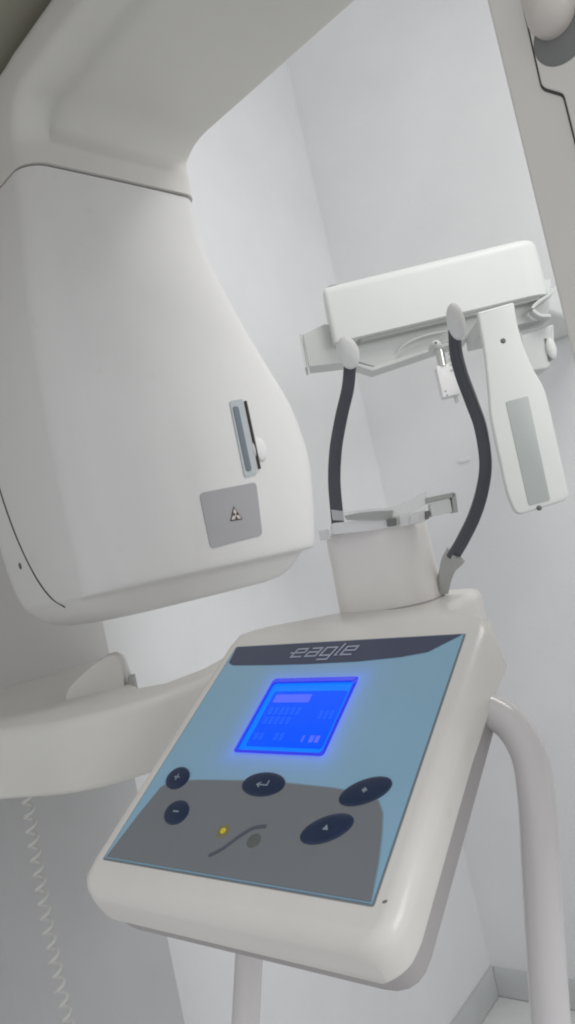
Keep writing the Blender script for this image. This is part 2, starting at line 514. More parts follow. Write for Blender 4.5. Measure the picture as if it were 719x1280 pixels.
# neck + overhead beam, one moulding, bent from the head up and over towards the sensor
CB, CZ, CRAD = 0.045, 0.362, 0.040
def beam_ring(th, along, t):
    """th: angle round the bend (180 = neck, 90 = beam). t = thickness. ring in (m, radial)"""
    m0, m1 = -0.258 , 0.012
    rec = min(1.0, max(0, (168 - th) / 24)) if along is None else 1.0
    out = []
    wn = min(1.0, max(0.0, (th - 100) / 70.0)) if along is None else 0.0
    prof = rrect(m0 + 0.008 * wn, m1 + 0.002 - 0.004 * wn, 0, t, (0.016 + 0.014 * wn, 0.010 + 0.016 * wn, 0.012, 0.016), 5)
    # rim and shallow recess on the inner side
    n = 6
    inner = [(-0.214, 0.0), (-0.208, 0.016 * rec), (-0.16, 0.017 * rec), (-0.08, 0.017 * rec), (-0.036, 0.016 * rec)]
    ring = prof[:n] + inner + prof[n:]
    for m, r in ring:
        if m > -0.035 and r < 0.5 * t: r = r + 0.015 * rec * (1 - r / (0.5 * t))
        if along is None:
            rad = CRAD + r
            out.append(HF(m, CZ + rad * math.sin(R(th)), CB + rad * math.cos(R(th))))
        else:
            out.append(HF(m, CZ + CRAD + r, CB + along))
    return out
rings = []
for z in (0.3435, 0.350, 0.356):
    rg = []
    for p in beam_ring(180, None, 0.27): rg.append(p + UP * (z - CZ))
    rings.append(rg)
for th in range(180, 89, -6):
    t = interp([(90, 0.055), (105, 0.058), (120, 0.07), (140, 0.105), (160, 0.18), (180, 0.27)], th)[0]
    rings.append(beam_ring(th, None, t))
for al in (0.05, 0.12, 0.2, 0.3, 0.4, 0.5, 0.6, 0.68):
    rings.append(beam_ring(90, al, 0.055))
bm = bmesh.new()
loft(bm, rings)
obj('overhead_beam', bm, M_BEAM, rot, angle=70)

# sensor head at the near end of the beam
SM = -0.262
SF = Frame(S + MA * SM, BA, UP, -MA)          # its side face, looking at the viewer
sx0 = 0.5 * (SF.px(610, 0)[0] + SF.px(678, 300)[0])
bm = bmesh.new()
prism(bm, SF, round_poly([(sx0, -0.34), (sx0 + 0.17, -0.34), (sx0 + 0.17, 0.50), (sx0, 0.50)], 0.004), -0.25, 0.0, 0.0022)
sensor = obj('sensor_head', bm, M_SENS, rot)
# side cover with stepped seam
cov = [SF.px(655, -40), SF.px(656, 3), SF.px(680, 110), SF.px(707, 118), SF.px(719, 165)]
cov = [cov[0], cov[1], cov[2], cov[3], (cov[4][0], cov[4][1])]
outl = [(cov[1][0], 0.47)] + cov[1:4] + [(cov[3][0] + 0.002, -0.30), (sx0 + 0.165, -0.30), (sx0 + 0.165, 0.47)]
outl = round_poly(outl, 0.003)
bm = bmesh.new()
prism(bm, SF, inset(outl, -0.0016), -0.001, 0.0006)
obj('cover_seam', bm, M_DARKGAP, sensor)
bm = bmesh.new()
prism(bm, SF, outl, 0.0, 0.0028, 0.001)
obj('side_cover', bm, M_SENS, sensor)
# rounded grip standing off the cover
bm = bmesh.new()
kx, kz = SF.px(694, 16)
kc = SF(kx, kz)
pth = [kc + (-MA) * 0.0 , kc - MA * 0.012, kc - MA * 0.02]
rings = []
for j in range(13):
    a = R(90 * j / 12)
    rr_ = 0.0138 * math.cos(a) if j < 12 else 0.0006
    zz = 0.006 + 0.014 * math.sin(a)
    rings.append([SF(kx + rr_ * math.cos(t), kz + 0.016 * (1 if math.sin(t) > 0 else 0) + rr_ * math.sin(t) * 1.15, zz) for t in [2 * math.pi * i / 28 for i in range(28)]])
rings = [[SF(kx + 0.0138 * math.cos(t), kz + 0.016 * (1 if math.sin(t) > 0 else 0) + 0.0138 * 1.15 * math.sin(t), 0.001) for t in [2 * math.pi * i / 28 for i in range(28)]]] + rings
loft(bm, rings)
obj('grip_knob', bm, M_KNOB, sensor)
bm = bmesh.new()
dome(bm, SF, *SF.px(704, 45), 0.0165, 0.0165, 0, 0.0022, 0.002)
obj('knob_shadow', bm, M_FROSTD, sensor)  # dark disc standing in for the knob's crescent shadow on the cover

# ------------------------------------------------------------------ stand: column, carriage arm, console, chin rest, handles
stand = root('panoramic_xray_stand', 'ivory X-ray stand with sloped blue control console, chin rest and grab handles', 'x-ray machine', (-0.45, 1.25, 0))
# column on the left wall
COLD_ = 0.19
ce = P(138, 815, 1.40)
along = (V((ce.x, ce.y, 0)) - CORNER).dot(WL)
outd = (V((ce.x, ce.y, 0)) - CORNER).dot(NL)
CF = Frame(CORNER + WL * along, NL, WL, NL.cross(WL))   # x out of wall, y towards viewer, z up or down
CF.z = UP
bm = bmesh.new()
stp_ = (on_plane(45, 1210, CORNER + NL * outd, NL) - CORNER).dot(WL) - along
prism(bm, CF, round_poly([(0.004, 0), (outd, 0), (outd, stp_), (outd - 0.02, stp_ + 0.03), (outd - 0.02, stp_ + 0.4), (0.004, stp_ + 0.4)], 0.006), 0.0, 1.30, 0.01)
bm2 = bmesh.new()
prism(bm2, CF, round_poly([(0.004, 0), (outd, 0), (outd, stp_ + 0.4), (0.004, stp_ + 0.4)], 0.006), 1.301, 2.25, 0.01)
obj('column_cover', bm2, M_COLD, stand)
column = obj('column', bm, M_COLM, stand)
# wedge-shaped upper cover of the column (darker) resting on the arm
Z_ARM = 1.335

def on_z(x, y, z): 
    q = on_plane(x, y, V((0, 0, z)), UP)
    return q
front = [on_z(*q, Z_ARM) for q in ((-60, 920), (0, 912), (60, 904), (110, 894), (160, 881), (205, 867), (245, 851), (300, 826), (360, 800))]
front = catmull(front, 4)
# horizontal plate: front edge curve, back edge runs along the column and out to the console neck
rear = [on_z(*q, Z_ARM) for q in ((395, 772), (350, 788), (300, 808), (250, 836), (205, 853), (172, 859))]
poly = [(p.x, p.y) for p in front] + [(p.x, p.y) for p in rear]
bp_ = CF(outd + 0.002, -0.03); poly.append((bp_.x, bp_.y))
bp_ = CF(0.02, -0.03); poly.append((bp_.x, bp_.y))
bp_ = CF(0.02, 0.55); poly.append((bp_.x, bp_.y))
bp_ = CF(outd + 0.12, 0.55); poly.append((bp_.x, bp_.y))
ZF = Frame((0, 0, 0), (1, 0, 0), (0, 1, 0))
bm = bmesh.new()
prism(bm, ZF, poly, Z_ARM - 0.073, Z_ARM, 0.010, 0.006)
carriage = obj('carriage_arm', bm, M_ARM, stand, angle=50)

# ---- console
PO = V((-0.19612846, 0.60628326, 1.24871954))
EU = V((0.81612379, -0.57487856, -0.05879289))
EV = V((0.515503, 0.67827932, 0.5236352))
CFm = Frame(PO, EU, EV)
PW, PL_ = 0.24, 0.2304
# side profile stations: (v, w, tilt of the top surface in degrees), then half outline
TOPV = 0.2475
st = []
def foot_u(v):   # outline of the tray in plan, rounded at the front corners
    u0, u1, r = -0.0185, 0.2600, 0.026
    vb = -0.0265
    if v < vb + r:
        t = (vb + r - v) / r
        dx = r * (1 - math.sqrt(max(0, 1 - t * t)))
        return u0 + dx, u1 - dx
    return u0, u1
rings = []
def cons_ring(v, w, tilt, u0, u1, th, rt, rb):
    a = R(tilt)
    o = CFm(0, v, w)
    nx = CFm.z * math.cos(a) + CFm.y * math.sin(a)      # local outward normal
    return [o + EU * x + nx * y for x, y in rrect(u0, u1, -th, 0, (rb, rb, rt, rt), 6)]
vb = -0.0265
for j in range(0, 7):
    a = R(90 * j / 6)
    ri = 0.013
    v = vb + ri * (1 - math.sin(a)); 
    w = -ri * (1 - math.cos(a))
# front end: round nose built from shrinking rings
for j in range(7):
    a = R(90 * j / 6)
    v = vb + 0.0135 * (1 - math.sin(a)) 
    dn = 0.0135 * (1 - math.cos(a))
    rings.append((v, -dn, 0, *foot_u(v + 0.002), 0.036 - dn * 0.9, max(0.003, 0.0135 - 0), 0.006, dn))
rings = rings[::-1] if rings[0][0] > rings[-1][0] else rings
rings.sort(key=lambda q: q[0])
body = []
for v, w, tl, u0, u1, th, rt, rb, dn in rings:
    body.append(cons_ring(v, w, tl, u0, u1, th, rt, rb))
for v in (-0.008, 0.0, 0.03, 0.08, 0.13, 0.18, 0.215, 0.235):
    u0, u1 = foot_u(v)
    g = interp([(0.0, 0.0, 0.036), (0.13, 0.0, 0.036), (0.18, 0.001, 0.038), (0.215, 0.001, 0.042), (0.235, 0.001, 0.046)], v)
    body.append(cons_ring(v, 0, 0, u0, u1 + g[0], g[1], 0.0135, 0.006))
# bend over to the level plateau behind the panel
v, w = 0.2445, 0.0
tl = 0
for (dv, tilt, u0, u1, th) in ((0.006, 8, -0.013, 0.256, 0.048), (0.006, 16, -0.003, 0.246, 0.052), (0.008, 24, 0.012, 0.232, 0.058), (0.012, 29, 0.034, 0.218, 0.07),
                               (0.025, 30, 0.070, 0.205, 0.065), (0.03, 30, 0.105, 0.202, 0.06), (0.03, 30, 0.130, 0.202, 0.055), (0.02, 31, 0.142, 0.200, 0.05), (0.008, 40, 0.150, 0.192, 0.048)):
    a = R((tl + tilt) / 2)
    v += dv * math.cos(a); w -= dv * math.sin(a)
    tl = tilt
    body.append(cons_ring(v, w, tilt, u0, u1, th, 0.010, 0.006))
bm = bmesh.new()
loft(bm, body)
console = obj('console_housing', bm, M_CONS, stand, angle=50)
# neck under the console to the carriage arm
bm = bmesh.new()
nk = P(470, 800, 0.80)
kf = Frame((nk.x, nk.y, 0), V((EU.x, EU.y, 0)), UP.cross(V((EU.x, EU.y, 0))), UP)
prism(bm, kf, rrect(-0.075, 0.02, -0.06, 0.11, 0.03), 1.18, 1.345, 0.01, 0.02)
obj('console_neck', bm, M_ARM, stand)
# grey lower tray
bm = bmesh.new()
prism(bm, CFm, round_poly([(-0.013, -0.0225), (0.2560, -0.0225), (0.2575, 0.215), (-0.013, 0.215)], 0.025), -0.030, -0.0615, 0.009)
obj('lower_tray', bm, M_TRAY, console)

# ---- control panel
bm = bmesh.new()
prism(bm, CFm, round_poly([(-0.0014, -0.0014), (PW + 0.0014, -0.0014), (PW + 0.0014, PL_ + 0.001), (-0.0014, PL_ + 0.001)], 0.002), -0.001, 0.0003)
obj('panel_edge', bm, M_EDGE, console)
bm = bmesh.new()
SCR = [CFm.px(*q) for q in ((340, 852), (444, 851), (409, 945), (299, 942))]
s_u0, s_u1 = 0.0715, 0.158
s_v0, s_v1 = 0.1055, 0.1830
# film with a window cut out: built as a frame of four strips round the screen, one mesh
def grid_frame(bm, fr, x0, x1, y0, y1, a0, a1, b0, b1, z, th):
    xs = [x0, a0, a1, x1]; ys = [y0, b0, b1, y1]
    vt = {}
    for i, x in enumerate(xs):
        for j, y in enumerate(ys):
            vt[i, j] = bm.verts.new(fr(x, y, z))
    for i in range(3):
        for j in range(3):
            if (i, j) == (1, 1): continue
            bm.faces.new((vt[i, j], vt[i + 1, j], vt[i + 1, j + 1], vt[i, j + 1]))
    lo = {}
    for i in (1, 2):
        for j in (1, 2): lo[i, j] = bm.verts.new(fr(xs[i], ys[j], z - th))
    for a, b in (((1, 1), (2, 1)), ((2, 1), (2, 2)), ((2, 2), (1, 2)), ((1, 2), (1, 1))):
        bm.faces.new((vt[a], vt[b], lo[b], lo[a]))
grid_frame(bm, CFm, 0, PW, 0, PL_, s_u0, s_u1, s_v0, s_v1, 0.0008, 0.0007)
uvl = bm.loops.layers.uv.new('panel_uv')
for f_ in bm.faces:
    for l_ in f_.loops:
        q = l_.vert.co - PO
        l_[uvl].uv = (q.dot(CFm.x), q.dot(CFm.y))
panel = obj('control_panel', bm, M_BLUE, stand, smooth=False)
def painted_halo(m, u0, u1, v0, v1, fall, colr, st):  # paints the screen's glow into the film as an emission falloff
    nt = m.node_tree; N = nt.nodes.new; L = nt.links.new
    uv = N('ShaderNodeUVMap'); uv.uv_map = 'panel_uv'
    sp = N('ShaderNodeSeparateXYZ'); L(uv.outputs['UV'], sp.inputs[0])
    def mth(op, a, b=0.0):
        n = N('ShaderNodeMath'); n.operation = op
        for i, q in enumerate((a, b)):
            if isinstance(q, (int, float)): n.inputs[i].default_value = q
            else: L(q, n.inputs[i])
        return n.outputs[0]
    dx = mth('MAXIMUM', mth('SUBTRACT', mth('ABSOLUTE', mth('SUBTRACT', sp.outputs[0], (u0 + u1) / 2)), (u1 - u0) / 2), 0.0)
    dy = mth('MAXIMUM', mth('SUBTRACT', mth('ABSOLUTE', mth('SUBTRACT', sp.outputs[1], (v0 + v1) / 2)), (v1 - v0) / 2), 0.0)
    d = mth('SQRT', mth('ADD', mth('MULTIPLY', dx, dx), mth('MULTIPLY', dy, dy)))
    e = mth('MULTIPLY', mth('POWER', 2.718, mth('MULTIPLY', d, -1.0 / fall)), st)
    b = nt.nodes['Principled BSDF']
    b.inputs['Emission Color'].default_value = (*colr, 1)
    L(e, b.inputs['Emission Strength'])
painted_halo(M_BLUE, s_u0, s_u1, s_v0, s_v1, 0.008, (0.03, 0.07, 1.0), 0.5)
bm = bmesh.new()
gz = [(0.0022, 0.0012), (0.0085, 0.040), (0.0145, 0.066), (0.022, 0.0725), (0.0514, 0.0755), (0.095, 0.0778), (0.138, 0.0785), (0.18, 0.0772), (0.206, 0.0745), (0.2185, 0.070), (0.2250, 0.061), (0.2300, 0.045), (0.2345, 0.0255), (0.2385, 0.0010)]
flat(bm, CFm, gz, 0.0011, 0)
flat(bm, CFm, [(max(0.0012, min(0.2392, x)), max(0.0008, y)) for x, y in inset(gz, -0.0011)], 0.00095, 1)
obj('grey_field', bm, [M_GREY, M_GREYE], panel, smooth=False)
bm = bmesh.new()
hd = [(0.0005, PL_ - 0.0005), (0.0030, 0.2085), (0.010, 0.2050), (0.05, 0.2035), (0.10, 0.2028), (0.15, 0.2036), (0.19, 0.2068), (0.2135, 0.2112), (0.2390, PL_ - 0.0005)]
flat(bm, CFm, hd, 0.0011, 0)
hdr = obj('header_band', bm, M_NAVY, panel, smooth=False)

# lettering: e a g l e in square slanted strokes
bm = bmesh.new()
LU0, LU1 = 0.0755, 0.1465
LV = 0.2122; XH = 0.0098; SL = 0.38
def T(x, y): return (LU0 + x * 0.0142 + y * XH * SL, LV + y * XH)
GL = {'e': [[(0.02, 0.52), (0.80, 0.52), (0.80, 1.0), (0.02, 1.0), (0.02, 0.0), (0.82, 0.0)]],
      'a': [[(0.05, 1.0), (0.80, 1.0), (0.80, 0.0), (0.02, 0.0), (0.02, 0.52), (0.80, 0.52)]],
      'g': [[(0.80, 0.02), (0.02, 0.02), (0.02, 1.0), (0.80, 1.0), (0.80, -0.48), (0.05, -0.48)]],
      'l': [[(0.05, 1.45), (0.05, 0.0), (0.2, 0.0)]]}
xo = 0.0
for i, ch in enumerate('eagle'):
    for pl in GL[ch]:
        pts = [T(xo + x, y) for x, y in pl]
        if i == 0: pts = [T(xo - 0.30, 0.52)] + pts[1:] 
        stroke(bm, CFm, pts, 0.00165, 0.0013 + 0.00002 * i)
    xo += 1.12 if ch != 'l' else 0.42
obj('brand_lettering', bm, M_LOGO, hdr, smooth=False)

# screen: sunk bezel, bright rim, lit display, faint text
bm = bmesh.new()
prism(bm, CFm, round_poly([(s_u0 + 0.0002, s_v0 + 0.0002), (s_u1 - 0.0002, s_v0 + 0.0002), (s_u1 - 0.0002, s_v1 - 0.0002), (s_u0 + 0.0002, s_v1 - 0.0002)], 0.004), 0.0002, 0.0006)
# raised lip round the window, violet screen glow put in as emission
out_ = round_poly([(s_u0 - 0.002, s_v0 - 0.001), (s_u1 + 0.001, s_v0 - 0.001), (s_u1 + 0.001, s_v1 + 0.003), (s_u0 - 0.002, s_v1 + 0.003)], 0.004)
in_ = round_poly([(s_u0 + 0.0014, s_v0 + 0.0004), (s_u1 - 0.0006, s_v0 + 0.0004), (s_u1 - 0.0006, s_v1 - 0.003), (s_u0 + 0.0014, s_v1 - 0.003)], 0.004)
A = [bm.verts.new(CFm(x, y, 0.0012)) for x, y in out_]; B = [bm.verts.new(CFm(x, y, 0.0030)) for x, y in in_]
C2 = [bm.verts.new(CFm(x, y, 0.0004)) for x, y in in_]
for i in range(len(A)):
    j = (i + 1) % len(A)
    bm.faces.new((A[i], A[j], B[j], B[i])); bm.faces.new((B[i], B[j], C2[j], C2[i]))
screen = obj('screen_bezel', bm, M_SCRBZ, panel, smooth=False)
bm = bmesh.new()
flat(bm, CFm, inset(in_, 0.0001), 0.0009, 0)
obj('screen_rim', bm, M_SCRIM, screen, smooth=False)
bm = bmesh.new()
flat(bm, CFm, round_poly([(s_u0 + 0.0075, s_v0 + 0.0055), (s_u1 - 0.0035, s_v0 + 0.0055), (s_u1 - 0.0035, s_v1 - 0.0125), (s_u0 + 0.0075, s_v1 - 0.0125)], 0.003), 0.0012, 0)
def blk(px0, py0, px1, py1, z, mi):
    q0, q1 = CFm.px(px0, py0), CFm.px(px1, py1)
    u0, u1 = min(q0[0], q1[0]), max(q0[0], q1[0]); v0, v1 = min(q0[1], q1[1]), max(q0[1], q1[1])
    flat(bm, CFm, round_poly([(u0, v0), (u1, v0), (u1, v1), (u0, v1)], 0.0015), z, mi)
def blkuv(u0, u1, v0, v1, z, mi):
    flat(bm, CFm, round_poly([(u0, v0), (u1, v0), (u1, v1), (u0, v1)], 0.001), z, mi)
blkuv(0.083, 0.121, 0.1575, 0.1665, 0.0015, 1)
for r_, (y0, y1) in enumerate(((0.144, 0.1525), (0.134, 0.142))):
    x = 0.084
    while x < 0.118 - 0.006 * r_:
        blkuv(x, x + 0.0042, y0, y1, 0.0015, 2); x += 0.0058
for k in range(3): blkuv(0.137 + k * 0.0052, 0.1405 + k * 0.0052, 0.140, 0.149, 0.0015, 2)
for x0 in (0.083, 0.1035): 
    for k in range(2): blkuv(x0 + k * 0.0055, x0 + 0.0042 + k * 0.0055, 0.1175, 0.125, 0.0015, 2)
for k, x0 in enumerate((0.132, 0.139, 0.1445)): blkuv(x0, x0 + (0.0018 if k == 0 else 0.004), 0.1165, 0.1235, 0.0015, 1)
obj('display', bm, [M_SCREEN, M_TXT1, M_TXT2], screen, smooth=False)

# buttons: ellipses measured on the panel; each with a pale mark
def button(pc, pa, pb, icon):
    c = V(CFm.px(*pc)); a = V(CFm.px(*pa)) - c; b = V(CFm.px(*pb)) - c
    return c, a, b
BT = [  # centre u, v, half width, half height, angle, icon
    (0.0268, 0.0760, 0.0128, 0.0105, -22, 'plus'),
    (0.0472, 0.0450, 0.0128, 0.0105, -22, 'minus'),
    (0.1167, 0.0762, 0.0200, 0.0108, 0, 'enter'),
    (0.2062, 0.0768, 0.0200, 0.0104, 26, 'cross'),
    (0.1880, 0.0452, 0.0200, 0.0104, 26, 'up')]
for u, v, a, b, an, ic in BT:
    bm = bmesh.new()
    dome(bm, CFm, u, v, a, b, R(an), 0.0008, 0.0017)
    bo = obj('button', bm, M_BTN, panel)
    bf = Frame(CFm(u, v, 0.00252), EU, EV)
    bm = bmesh.new()
    w = 0.0011
    if ic == 'plus':
        stroke(bm, bf, [(-0.003, 0), (0.003, 0)], w, 0); stroke(bm, bf, [(0, -0.003), (0, 0.003)], w, 0.00002)
    elif ic == 'minus':
        stroke(bm, bf, [(-0.0028, 0), (0.0028, 0)], w * 1.3, 0)
    elif ic == 'enter':
        stroke(bm, bf, [(0.005, 0.0028), (0.005, -0.0015), (-0.004, -0.0015)], w, 0)
        stroke(bm, bf, [(-0.0015, 0.0008), (-0.0045, -0.0015), (-0.0015, -0.0038)], w * 0.9, 0.00003)
    elif ic == 'cross':
        stroke(bm, bf, [(-0.002, 0), (0.002, 0)], w * 1.3, 0); stroke(bm, bf, [(0, -0.002), (0, 0.002)], w * 1.3, 0.00002)
    else:
        flat(bm, bf, [(-0.0024, -0.0018), (0.0024, -0.0018), (0, 0.0026)], 0.0002, 0)
    obj('button_mark', bm, M_ICON, bo, smooth=False)
# indicator lamps and the swoosh between them
for (u, v), m_in, nm in (((0.1018, 0.0343), M_LED, 'lit'), ((0.1330, 0.0300), M_LEDO, 'off')):
    bm = bmesh.new()
    dome(bm, CFm, u, v, 0.0058, 0.0058, 0, 0.0009, 0.0006, n=24)
    ring_o = obj('indicator_lamp', bm, M_LEDH if nm == 'lit' else M_LEDO, panel, label='yellow lit indicator lamp' if nm == 'lit' else 'unlit grey indicator lamp')
    if nm == 'lit':
        bm = bmesh.new()
        dome(bm, CFm, u, v, 0.0024, 0.0024, 0, 0.0013, 0.0008, n=20)
        obj('lamp_lens', bm, m_in, ring_o)
bm = bmesh.new()
sw = [CFm.px(*q) for q in ((262, 1071), (278, 1063), (293, 1052), (306, 1043), (319, 1036), (334, 1034))]
swc = [p.xy for p in catmull([V((x, y, 0)) for x, y in sw], 5)]
stroke(bm, CFm, swc, 0.0026, 0.0012)
obj('swoosh', bm, M_SWISH, panel, smooth=False)
# tiny chip on the bezel
bm = bmesh.new()
cu, cv = CFm.px(481, 1127)
dome(bm, CFm, cu, cv, 0.0018, 0.0010, 0.6, -0.0002, 0.0004, n=12)
obj('chip_mark', bm, M_FROSTD, console)

# ---- chin rest base
chin_c = P(489, 752, 0.775)
ch_z0, ch_z1 = 1.360, 1.458
chf = Frame((chin_c.x, chin_c.y, 0), V((EU.x, EU.y, 0)), UP.cross(V((EU.x, EU.y, 0))), UP)
bm = bmesh.new()
rings = []
for z, sx, sy, off in ((ch_z0, 0.0525, 0.040, 0), (ch_z0 + 0.012, 0.0522, 0.040, 0), (ch_z0 + 0.05, 0.0510, 0.039, 0), (ch_z1 - 0.012, 0.0505, 0.0385, 0), (ch_z1 - 0.004, 0.050, 0.038, 0), (ch_z1, 0.0475, 0.036, 0)):
    rings.append([chf(x, y, z) for x, y in rrect(-sx, sx, -sy, sy, 0.032, 8)])
loft(bm, rings)
chin = obj('chin_rest_base', bm, M_CHIN, stand, angle=40)
# dark foot line
bm = bmesh.new()
loft(bm, [[chf(x, y, z) for x, y in rrect(-0.0532, 0.0532, -0.0408, 0.0408, 0.0325, 8)] for z in (1.352, 1.3772)])
obj('foot_gap', bm, M_TRAY, chin)

# ---- temple supports
def strap(path_px, d, wide, thick, side, pad_c, pad_d, pad_ab, pad_n, sock):
    pth = catmull([P(x, y, q) for (x, y), q in zip(path_px, d)], 10)
    bm = bmesh.new()
    sweep(bm, pth, lambda t: rrect(-wide / 2, wide / 2, -thick / 2, thick / 2, thick * 0.3, 3), side)
    s = obj('temple_support', bm, M_STRAP, stand)
    pc = P(*pad_c, pad_d)
    n = V(pad_n).normalized()
    t = (UP - n * UP.dot(n)).normalized()
    sx = t.cross(n)
    bm = bmesh.new()
    rings = []
    K = 12
    for j in range(K + 1):
        a = math.pi * j / K
        rr_ = max(0.02, math.sin(a)) ; zz = -math.cos(a)
        rings.append([pc + (sx * math.cos(q) * pad_ab[0] + t * math.sin(q) * pad_ab[1]) * rr_ ** 0.8 + n * zz * pad_ab[2] for q in [2 * math.pi * i / 28 for i in range(28)]])
    loft(bm, rings)
    obj('temple_pad', bm, M_PAD, s)
    if sock:
        bm = bmesh.new()
        sp = catmull([P(x, y, q) for x, y, q in sock], 6)
        sweep(bm, sp, lambda t: rrect(-0.0115 + 0.007 * (1 - t) ** 0.7, 0.0115 - 0.007 * (1 - t) ** 0.7, -0.006, 0.006, 0.0025, 3), side)
        obj('strap_socket', bm, M_SOCK, s)
    return s
strap([(424, 668), (421, 640), (418, 600), (420, 560), (427, 520), (435, 485), (438, 452)], [0.83, 0.83, 0.84, 0.84, 0.84, 0.84, 0.84],
      0.0138, 0.005, (1, 0.15, 0), (435, 441), 0.825, (0.0125, 0.0185, 0.009), (0.35, -1, 0.1), None)
def rside(t):
    return V((1, 0.2, 0)).lerp(V((0.55, -0.9, 0)), min(1, max(0, t * 1.25 - 0.2)))
strap([(565, 698), (578, 676), (593, 645), (603, 612), (607, 578), (601, 535), (590, 503), (577, 468), (570, 440), (568, 412)], [0.745, 0.74, 0.735, 0.73, 0.73, 0.73, 0.73, 0.73, 0.73, 0.73],
      0.0118, 0.0085, rside, (570, 402), 0.725, (0.0085, 0.0185, 0.008), (-0.45, -1, 0.1),
      [(553, 740, 0.755), (556, 722, 0.752), (562, 706, 0.748), (570, 693, 0.744)])

# ---- grab handles
bm = bmesh.new()
hp_ = catmull([P(596, 884, 0.60), P(618, 891, 0.595), P(641, 908, 0.585), P(662, 945, 0.57), P(671, 1000, 0.56), P(676, 1080, 0.55), P(682, 1180, 0.54), P(690, 1300, 0.53), P(699, 1420, 0.52)], 10)
tube(bm, hp_, 0.0136, 24)
obj('grab_handle', bm, M_TUBE, stand)
bm = bmesh.new()
tube(bm, catmull([P(314, 1120, 0.70), P(312, 1180, 0.69), P(307, 1280, 0.68), P(300, 1420, 0.665)], 8), 0.0125, 24)
obj('grab_handle', bm, M_TUBE, stand)

# ---- wedge bracket on the carriage arm, at the foot of the column
bq = P(125, 862, 1.12)
bx = Frame(on_z(122, 866, Z_ARM), V((1, 0.12, 0)), UP)
bm = bmesh.new()
ppx = [(78, 892), (84, 862), (96, 849), (115, 832), (133, 820), (145, 818), (152, 828), (158, 890)]
pts = [bx.px(*q) for q in ppx]
prism(bm, bx, round_poly(pts, 0.006), -0.035, 0.0, 0.003)
obj('arm_bracket', bm, M_ARM, stand)
bm = bmesh.new()
pts = [bx.px(*q) for q in ((158, 868), (158, 848), (166, 846), (170, 866))]
prism(bm, bx, pts, -0.03, -0.012, 0.002)
obj('arm_stop', bm, M_SOCK, stand)
# ---- fixed overhead arm above the rotating beam
bm = bmesh.new()
of = Frame(S, MA, BA, UP)
prism(bm, of, round_poly([(-0.95, -0.36), (-0.06, -0.36), (-0.06, 0.45), (-0.95, 0.45)], 0.05), 0.475, 0.62, 0.02, 0.02)
prism(bm, of, [( -0.12 + 0.07 * math.cos(R(a)), 0.2 + 0.07 * math.sin(R(a))) for a in range(0, 360, 12)], 0.445, 0.48)
obj('overhead_arm', bm, M_OVER, stand)

# ------------------------------------------------------------------ clear plastic chin piece on the base
cz0 = ch_z1
cup = root('clear_chin_cup', 'bent clear plastic chin piece with white blocks lying on the beige chin rest', 'chin piece', (chin_c.x, chin_c.y, cz0))
dd = 0.728
def ribbon_sheet(bm, top, bot, th=0.0012, back=0.03, d=dd, n=10):
    T_ = catmull([P(x, y, d) for x, y in top], n); B_ = catmull([P(x, y, d) for x, y in bot], n)
    k = min(len(T_), len(B_))
    off = V((0, th, 0))
    rows = [[bm.verts.new(p) for p in (T_[i], B_[i], B_[i] + off, T_[i] + off)] for i in range(k)]
    for a, b in zip(rows, rows[1:]):
        for i in range(4): bm.faces.new((a[i], a[(i + 1) % 4], b[(i + 1) % 4], b[i]))
    bm.faces.new(rows[0]); bm.faces.new(rows[-1][::-1])
bm = bmesh.new()
ribbon_sheet(bm, [(414, 637), (436, 639), (462, 636), (488, 634), (508, 626), (533, 614)], [(416, 650), (436, 651), (462, 650), (488, 648), (510, 642), (534, 630)])
obj('bent_sheet', bm, M_CLEAR, cup)
bm = bmesh.new()
ribbon_sheet(bm, [(430, 645), (450, 641), (470, 639), (492, 638)], [(434, 650), (452, 650), (470, 650), (490, 648)], d=dd - 0.004)
obj('tinted_strip', bm, M_SOCK, cup)
def pblock(name, px, d, depth, m, r=0.0005):
    c = P(*px[0], d)
    fr_ = Frame(c, V((1, 0, 0)), UP)         # x right, y up, z towards the viewer
    bm = bmesh.new()
    prism(bm, fr_, round_poly([fr_.px(*q) for q in px], 0.001), -depth, 0.0, r)
    return obj(name, bm, m, cup)
pblock('front_band', [(416, 654), (488, 646), (520, 640), (521, 654), (460, 664), (416, 668)], dd, 0.05, M_FROST)
pblock('white_tab', [(399, 663), (411, 661), (413, 674), (401, 676)], dd + 0.02, 0.012, M_PAD)
pblock('rubber_stop', [(485, 649), (496, 647), (496, 657), (486, 658)], dd - 0.012, 0.015, M_FROSTD)
pblock('white_block', [(499, 645), (531, 637), (532, 653), (500, 658)], dd - 0.006, 0.02, M_FROST)
pblock('white_block', [(513, 644), (524, 642), (524, 653), (513, 655)], dd - 0.014, 0.012, M_PAD)
pblock('dark_clip', [(532, 639), (537, 638), (537, 648), (533, 650)], dd - 0.008, 0.015, M_FROSTD)
# square ring at the right end
c = P(555, 632, dd - 0.01)
fr_ = Frame(c, V((1, 0, 0)), UP)
bm = bmesh.new()
for q in ([(534, 622), (568, 615), (569, 621), (535, 629)], [(565, 617), (570, 616), (573, 640), (567, 641)]):
    prism(bm, fr_, [fr_.px(*p) for p in q], -0.015, 0.0, 0.0008)
obj('hook', bm, M_SOCK, cup)
pblock('white_block', [(538, 630), (563, 624), (566, 640), (540, 646)], dd - 0.008, 0.014, M_PAD)

